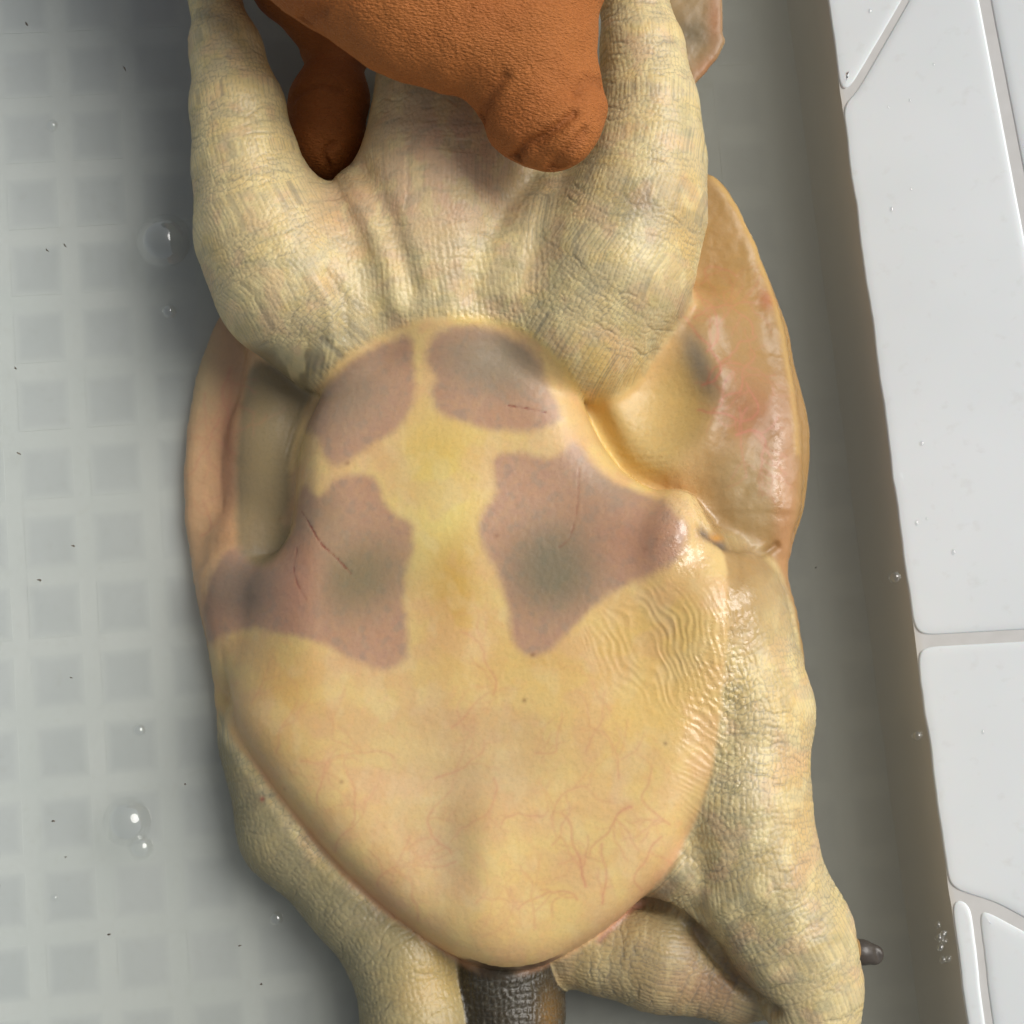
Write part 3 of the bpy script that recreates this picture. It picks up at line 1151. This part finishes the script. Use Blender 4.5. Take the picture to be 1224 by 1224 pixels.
# callosities
cal = (191, 152, 127)
ul = area([(488, 402), (494, 440), (496, 470), (480, 508), (440, 535), (408, 555), (391, 550), (382, 528), (366, 512), (371, 490), (400, 450), (440, 418)], 1.5, 0.55)
ur = area([(520, 400), (560, 391), (600, 399), (640, 428), (660, 470), (668, 502), (640, 514), (600, 514), (560, 506), (525, 492), (516, 466), (521, 450), (510, 435)], 1.5, 0.55)
ml = area([(364, 580), (381, 594), (400, 575), (430, 567), (452, 580), (464, 610), (492, 628), (491, 660), (482, 700), (487, 760), (482, 790), (455, 801),
           (420, 787), (380, 767), (340, 757), (290, 752), (246, 770), (242, 740), (250, 690), (270, 660), (300, 652), (332, 655), (350, 630), (354, 600)], 1.5, 0.55)
mr = area([(590, 549), (620, 541), (660, 548), (688, 528), (705, 550), (730, 575), (770, 592), (802, 612), (820, 642), (808, 672), (770, 690), (722, 714), (690, 744),
           (660, 776), (632, 782), (612, 762), (606, 720), (591, 680), (576, 650), (573, 620), (591, 590)], 1.5, 0.55)
for k_ in (ul, ur, ml, mr):
    mixin(cal, k_ * (0.82 + 0.3 * fbm(X / 2.2, Y / 2.2, 261, 3)), 0.94)
allc = np.clip(ul + ur + ml + mr, 0, 1)
mixin((194, 152, 122), allc * sstep(0.5, 0.7, nz), 0.6)
mixin((166, 148, 128), allc * sstep(0.52, 0.72, nf), 0.45)
mixin((148, 138, 116), ur * blob(600, 430, 80, 45, 0, 1.5), 0.8)
mixin((158, 142, 120), ul * blob(420, 470, 45, 60, -.5), 0.7)
mixin((112, 112, 88), mr * blob(664, 678, 60, 60, 0, 1.4), 0.8)
mixin((150, 138, 118), mr * blob(740, 570, 50, 40), 0.6)
mixin((124, 118, 88), blob(428, 690, 66, 50, 0.3, 1.3), 0.75)
mixin((150, 136, 108), ml * blob(390, 620, 30, 40), 0.5)
mixin((126, 112, 98), ml * blob(285, 700, 55, 45, 0, 1.6), 0.85)
mixin((205, 152, 128), ml * blob(355, 700, 30, 60), 0.55)
mixin((188, 136, 110), mr * blob(760, 650, 60, 40), 0.4)
# limbs
mixin((219, 201, 156), scal, 0.96)
mixin((230, 206, 146), scal * sstep(0.47, 0.7, fbm(X / 7, Y / 7, 131)), 0.7)
mixin((192, 180, 130), scal * sstep(0.52, 0.72, fbm(X / 6, Y / 4, 151)), 0.4)
mixin((232, 208, 150), scal * blob(300, 170, 50, 190, 0, 1.3), 0.5)
mixin((234, 202, 166), scal * blob(530, 200, 95, 100, 0, 1.4), 0.9)
mixin((226, 178, 146), scal * blob(415, 250, 40, 50), 0.5)
mixin((222, 182, 110), scal * blob(820, 270, 30, 70), 0.6)
mixin((138, 128, 102), scal * blob(765, 240, 40, 34, 0.3), 0.6)
mixin((226, 188, 112), blob(720, 430, 50, 40), 0.6)
mixin((158, 146, 112), scal * blob(395, 420, 50, 40, -0.6), 0.7)
mixin((220, 190, 120), scal * blob(870, 790, 90, 60), 0.7)
mixin((176, 160, 116), scal * blob(880, 1040, 90, 80), 0.5)
mixin((222, 182, 118), scal * blob(955, 950, 26, 120), 0.6)
mixin((170, 158, 118), scal * blob(930, 1130, 70, 60), 0.5)
lfm = (1 - plast_m) * area([(262, 880), (320, 960), (380, 1035), (460, 1095), (560, 1160), (580, 1260), (400, 1290), (300, 1060), (250, 960)], 1.5, .4)
mixin((146, 138, 106), lfm, 0.85)
mixin((206, 178, 116), lfm * blob(520, 1170, 45, 60), 0.8)
armm = area([(650, 1166), (700, 1130), (760, 1085), (800, 1088), (840, 1110), (900, 1170), (940, 1215), (860, 1225), (740, 1210)], 1.5, .4) * (1 - plast_m)
mixin((172, 152, 112), armm, 0.75)
mixin((186, 140, 112), armm * blob(850, 1180, 60, 40), 0.5)
he_, _, _ = chain_uv(HEAD)
hx_ = on(562, 1200)[0]
headm = sstep(on(540, 1200)[0], on(552, 1200)[0], X) * (1 - sstep(on(680, 1200)[0], on(690, 1200)[0], X)) * (1 - sstep(on(600, 1150)[1], on(600, 1143)[1], Y)) * (Z < 33)
he2_, _, _ = chain_uv(C((636, 1150, 12, 40), (634, 1212, 12, 36), (628, 1260, 11, 34)))
he_ = np.minimum(he_, he2_)
hl_, _, _ = chain_uv(LF)
ha_, _, _ = chain_uv(ARM)
headm = headm * sstep(-0.4, 0.4, np.minimum(hl_, ha_) - np.minimum(he_, 3.0) + 0.2)
mixin((46, 40, 30), headm, 0.97)
mixin((134, 104, 62), headm * blob(655, 1215, 14, 30), 0.8)
mixin((112, 108, 92), headm * sstep(0.6, 0.75, fbm(X / 1.2, Y / 1.2, 171)), 0.4)

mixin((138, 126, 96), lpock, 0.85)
mixin((212, 184, 122), rpock, 0.8)
mixin((140, 134, 124), blob(834, 432, 15, 50, 0.35), 0.8)  # painted shade on the pocket's inner right wall
webm = area([(790, -100), (870, -100), (875, 50), (860, 80), (824, 115), (800, 70)], 0.6, .2) * (Z < 34)
mixin((160, 138, 104), webm, 0.95)
mixin((104, 96, 76), webm * blob(826, 40, 26, 22), 0.7)
mixin((172, 118, 78), webm * np.clip(blob(855, 20, 10, 40) + blob(845, 82, 25, 14, .8), 0, 1), 0.7)
# bright rims
rimy = stroke([(540, 379), (600, 385), (648, 410), (686, 456), (712, 513), (742, 558), (775, 584)], 1.1)
mixin((246, 216, 138), rimy, 0.75)
mixin((232, 200, 140), stroke([(540, 379), (480, 390), (424, 420), (384, 464), (362, 510), (350, 560)], 1.1), 0.6)
mixin((226, 190, 122), stroke([(852, 212), (882, 252), (908, 310), (926, 360), (939, 420), (947, 470), (953, 540)], 0.9), 0.4)
mixin((128, 40, 34), scr, 0.75)
mixin((96, 90, 84), stroke([(842, 637), (856, 643), (868, 651)], 1.5), 0.8)
mixin((90, 62, 40), deep, 0.35)  # shade in the deep folds painted brown over the relief
mixin((96, 78, 52), gap, 0.5)  # dark of the gap under the fold painted in, besides its depth
mixin((214, 150, 60), blob(860, 640, 9, 5), 0.7)
mixin((200, 140, 130), stroke([(762, 1080), (735, 1105), (715, 1125)], 0.8), 0.6)
for _ in range(14):
    sx, sy = random.uniform(250, 900), random.uniform(420, 1120)
    mixin((120, 70, 48), blob(sx, sy, 2.6, 2.6), random.uniform(.2, .6))
mixin((150, 50, 40), blob(314, 955, 3.2, 3.2), .8)
mixin((240, 222, 168), scal * (1 - 0.85 * lfm) * (1 - headm) * (1 - 0.6 * armm) * sstep(0.50, 0.66, fbm(X / 5, Y / 9, 211)), 0.55)
mixin((222, 172, 146), scal * (1 - 0.85 * lfm) * (1 - headm) * (1 - 0.6 * armm) * sstep(0.54, 0.68, fbm(X / 8, Y / 8, 221)), 0.22)
mixin((164, 162, 138), scal * (1 - 0.85 * lfm) * (1 - headm) * (1 - 0.6 * armm) * sstep(0.56, 0.70, fbm(X / 9, Y / 4, 231)), 0.26)
mixin((222, 176, 140), plast_m * (1 - allc) * sstep(0.50, 0.66, fbm(X / 13, Y / 13, 241)), 0.28)
mixin((238, 218, 170), plast_m * (1 - allc) * sstep(0.52, 0.68, fbm(X / 8, Y / 11, 251)), 0.2)
g_ = pig.mean(1, keepdims=True)
prim = stroke([(840, 985), (797, 1043), (748, 1093), (702, 1128), (652, 1155), (600, 1162), (555, 1150), (510, 1124), (455, 1084), (400, 1034), (350, 974), (318, 930)], 3.2)
mixin((228, 166, 128), prim * plast_m * (1 - blob(600, 1165, 70, 30)), 0.5)
g_ = pig.mean(1, keepdims=True)
pig = np.clip((g_ + (pig - g_) * 1.06) * 0.86, 0.01, 0.9)

wet = np.clip(1.2 * blob(822, 640, 34, 56, -0.4, 1.5) + 0.6 * blob(870, 900, 24, 90, 0, 1.5) + 0.5 * blob(800, 560, 60, 26, -.5) + 0.55 * blob(930, 560, 8, 80, 0, 1.5) + 0.9 * blob(855, 790, 36, 110, -0.35, 1.5)
              + 0.5 * blob(590, 380, 80, 16), 0, 1) * sstep(0.38, 0.55, fbm(X / 1.6, Y / 1.6, 191))
attr(me, 'pigment', pig)
attr(me, 'crease', np.clip(crease * (1 - 0.55 * lfm), 0, 1))
attr(me, 'limb', np.clip(scal * (1 - sm), 0, 1))
attr(me, 'wet', np.clip(wet, 0, 1))
attr(me, 'vein', np.clip(vein_v, 0, 1))
turtle = obj('softshell_turtle', None, label='pale yellow softshell turtle lying belly up in shallow water', category='turtle')

body = obj('body', me, SKIN, turtle)

# claw showing past the right forelimb
K = Field((-12, -8, -8), (12, 8, 8), 0.35)
K.chain([(-6, 0, 0, 3.0), (0, 0.2, 0.4, 2.9), (3.2, 0, 0, 2.5)], 1.0, fz=0.9)
K.chain([(4.6, -1.2, 2.2, 0.9), (3.4, 1.0, 2.4, 0.7)], 0.8, cut=True)
vk, qk = K.mesh()
claw = obj('claw', mesh_from('claw', vk, qk), CLAW, turtle)
cp = at(1029, 1139, 13)
claw.location = (cp[0] * MM, cp[1] * MM, 13 * MM)
claw.rotation_euler = (0, 0.1, math.radians(-8))

# ------------------------------------------------------------------ the gloved hand
G = Field((-110, 60, 4), (60, 250, 112), 0.8)
G.chain(C((300, -420, 74, 150), (360, -180, 72, 150), (418, -92, 70, 118), (516, -24, 68, 116), (566, 10, 67, 104)), 10, fz=0.72)
G.chain(C((612, -60, 66, 110), (622, -20, 66, 100), (618, 30, 67, 84)), 5, fz=0.8)
G.chain(C((630, 70, 64, 92), (650, 128, 63, 78)), 3.2, fz=0.85)
G.chain(C((668, 150, 66, 52), (655, 158, 64, 50)), 1.6, fz=0.85)
# fingers curled beneath the tail
G.chain(C((300, -420, 74, 150), (290, -470, 78, 165)), 8, fz=0.8)
for k_, (dx, dy, r) in enumerate([(0, 0, 52), (14, -110, 48), (0, -200, 46), (-10, -290, 40)]):
    G.chain(C((330 + dx, -130 + dy * 0.6, 56, r), (352 + dx, -20 + dy * .8, 32, r), (402 + dx, 62 + dy, 21, r * 0.62), (394 + dx, 118 + dy, 20, r * 0.92),
              (388 + dx, 165 + dy, 18, r * .98)), 2)
V, Q = G.mesh()
gm = subdivide(mesh_from('gloved_hand', V, Q), 1)
X, Y, Z = None, None, None
Vg, Ng = get_v(gm)


def gl(px, py, z=76):
    return at(px, py, z)[:2]


def gstroke(pts, w, z=76):
    P = catmull([gl(*p, z) for p in pts], 5, False)
    d = line_d(Vg[:, 0] + .5 * (vnoise(Vg[:, 0] / 2, Vg[:, 1] / 2, 3) - .5), Vg[:, 1], P)
    return np.exp(-(d / w) ** 2) * (Ng[:, 2] > 0)


gx, gy = Vg[:, 0], Vg[:, 1]
cr_ = np.maximum.reduce([gstroke([(688, 132), (664, 150), (645, 160), (622, 166), (606, 178)], 1.3),
                         0.7 * gstroke([(700, 150), (684, 168), (660, 184)], 1.2),
                         0.6 * gstroke([(722, 82), (704, 90), (690, 106)], 1.5),
                         0.6 * gstroke([(556, 142), (575, 118), (602, 92)], 1.4), 0.5 * gstroke([(352, 118), (380, 108), (410, 112)], 1.0, 26),
                         0.7 * gstroke([(392, 198), (390, 185), (400, 176)], 0.8, 24)])
ca, sa = math.cos(-0.55), math.sin(-0.55)
a_, b_ = gx * ca + gy * sa, -gx * sa + gy * ca
rip = fbm(a_ / 3.0, b_ / 1.0, 7, 3) - .5
fold = fbm(gx / 11, gy / 11, 9, 2) - .5
set_v(gm, Vg + Ng * (-1.5 * cr_ + 0.16 * rip + 1.4 * fold)[:, None])
attr(gm, 'crease', np.clip(cr_ + 0.15 * sstep(0.05, -0.2, rip), 0, 1))
hand = obj('gloved_hand', gm, GLOVE, label='hand in a crinkled orange rubber glove gripping the turtle between its hind legs', category='gloved hand')

# unseen thick forearm beyond the frame top, added to shade the upper left
K = Field((-190, 165, 30), (60, 460, 230), 2.5)
K.chain([(-50, 205, 90, 42), (-66, 260, 108, 58), (-90, 420, 165, 76)], 6)
vk, qk = K.mesh()
ks = mesh_from('shade_sleeve', vk, qk)
vs, ns_ = get_v(ks)
set_v(ks, vs + ns_ * (3.0 * (fbm(vs[:, 0] / 30, vs[:, 1] / 12, 301) - .5))[:, None])
obj('shade_sleeve', ks, mat_plain('grey_sleeve', (0.09, 0.09, 0.10), 0.9, 0.2, 0.3, 600.0), hand)

# ------------------------------------------------------------------ bubbles, drops, specks
import bmesh


def dome_mesh(name, r, squash=0.75, seg=28):
    bm = bmesh.new()
    bmesh.ops.create_uvsphere(bm, u_segments=seg, v_segments=seg // 2, radius=r * MM)
    bmesh.ops.bisect_plane(bm, geom=bm.verts[:] + bm.edges[:] + bm.faces[:], plane_co=(0, 0, -0.02 * r * MM), plane_no=(0, 0, -1), clear_outer=True)
    for v in bm.verts:
        if v.co.z < 0.25 * r * MM:
            f = 1 + 0.16 * (1 - max(v.co.z, 0) / (0.25 * r * MM)) ** 2      # meniscus foot
            v.co.x *= f
            v.co.y *= f
        v.co.z *= squash
    m = bpy.data.meshes.new(name)
    bm.to_mesh(m)
    bm.free()
    for p in m.polygons:
        p.use_smooth = True
    return m


for px, py, r, lab in [(152, 982, 25, 'larger clear bubble of the joined pair floating left of the turtle'),
                       (168, 1013, 13, 'smaller clear bubble of the joined pair floating left of the turtle'),
                       (196, 288, 30, 'faint wide bubble floating beside the left hind thigh'),
                       (202, 372, 8, 'small round bubble below the faint wide bubble by the left thigh'),
                       (62, 150, 7, 'small bubble alone in the upper left water'),
                       (166, 873, 7, 'small bubble above the joined pair of bubbles'),
                       (65, 1073, 4, 'tiny bubble nearest the lower left corner'),
                       (330, 1098, 7, 'small bubble beside the turtle left forelimb')]:
    o = obj('bubble', dome_mesh('bubble', r * mmpp(ZW)), FILM, label=lab, category='bubble', group='bubbles on the water')
    p = at(px, py, ZW)
    o.location = (p[0] * MM, p[1] * MM, (ZW + 0.02) * MM)

foam = dome_mesh('bubble', 3.5 * mmpp(ZW), 0.9, 12)
foam.materials.append(FILM)
for k_ in range(13):
    y = random.uniform(1105, 1150) if k_ < 11 else random.choice((500, 690, 880, 1010, 1195)) + random.uniform(-8, 8)
    o = obj('bubble', foam, label='tiny foam bubble clinging to the waterline at the white wall', category='bubble', group='foam bubbles along the waterline')
    p = at(wl(y, -12 - random.uniform(0, 10)), y, ZW)
    s = random.uniform(.6, 1.25) * (1.6 if k_ >= 11 else 1)
    o.scale = (s, s, s)
    o.location = (p[0] * MM, p[1] * MM, (ZW + 0.03) * MM)

# droplets on the white panels
drop = dome_mesh('water_drop', 1.9 * mmpp(ZW), 0.4, 12)
drop.materials.append(FILM)
for px, py in [(1040, 13), (1062, 128), (1116, 77), (1066, 250), (1089, 226), (1088, 120), (1102, 530), (1108, 620), (1140, 660),
               (1175, 875), (1096, 625)]:
    o = obj('water_drop', drop, label='small clear water drop resting on the white glazed wall', category='water drop', group='drops on the white wall')
    z = ZW + 5
    for _ in range(10):
        p = at(px, py, z)
        z = float(rim_z((p[:2] - e0) @ enor)) + 0.33
    o.location = (p[0] * MM, p[1] * MM, z * MM)
    s = random.uniform(.6, 1.3)
    o.scale = (s, s * random.uniform(1, 1.8), s)

bm = bmesh.new()
specks = [(884, 14), (46, 51), (160, 102), (70, 315), (90, 308), (36, 551), (100, 659), (61, 699), (98, 813), (33, 452), (92, 1022), (78, 980), (14, 1056),
          (231, 937), (1036, 541), (967, 684), (1064, 838), (1083, 1083), (990, 80), (1000, 88), (320, 1170), (295, 1125), (25, 1219), (1072, 765), (1092, 782), (143, 1112), (115, 1218)]
specks += [(random.uniform(0, 240), random.uniform(0, 1224)) for _ in range(0)] + [(random.uniform(975, 1090), random.uniform(0, 1224)) for _ in range(0)]
for px, py in specks:
    p = at(px, py, 0)
    if (p[:2] - e0) @ enor > -8:
        continue
    r = random.choice((0.7, 0.9, 1.1, 1.4)) * 0.2
    ret = bmesh.ops.create_icosphere(bm, subdivisions=1, radius=r * MM)
    for v in ret['verts']:
        v.co.x *= random.uniform(.8, 1.5)
        v.co.z *= 0.5
        v.co += Vector((p[0] * MM, p[1] * MM, (ZW - random.uniform(1.0, 5.0)) * MM))
m = bpy.data.meshes.new('dirt_specks')
bm.to_mesh(m)
bm.free()
obj('dirt_specks', m, DIRT, kind='stuff', label='tiny dark dirt specks drifting in the murky water')
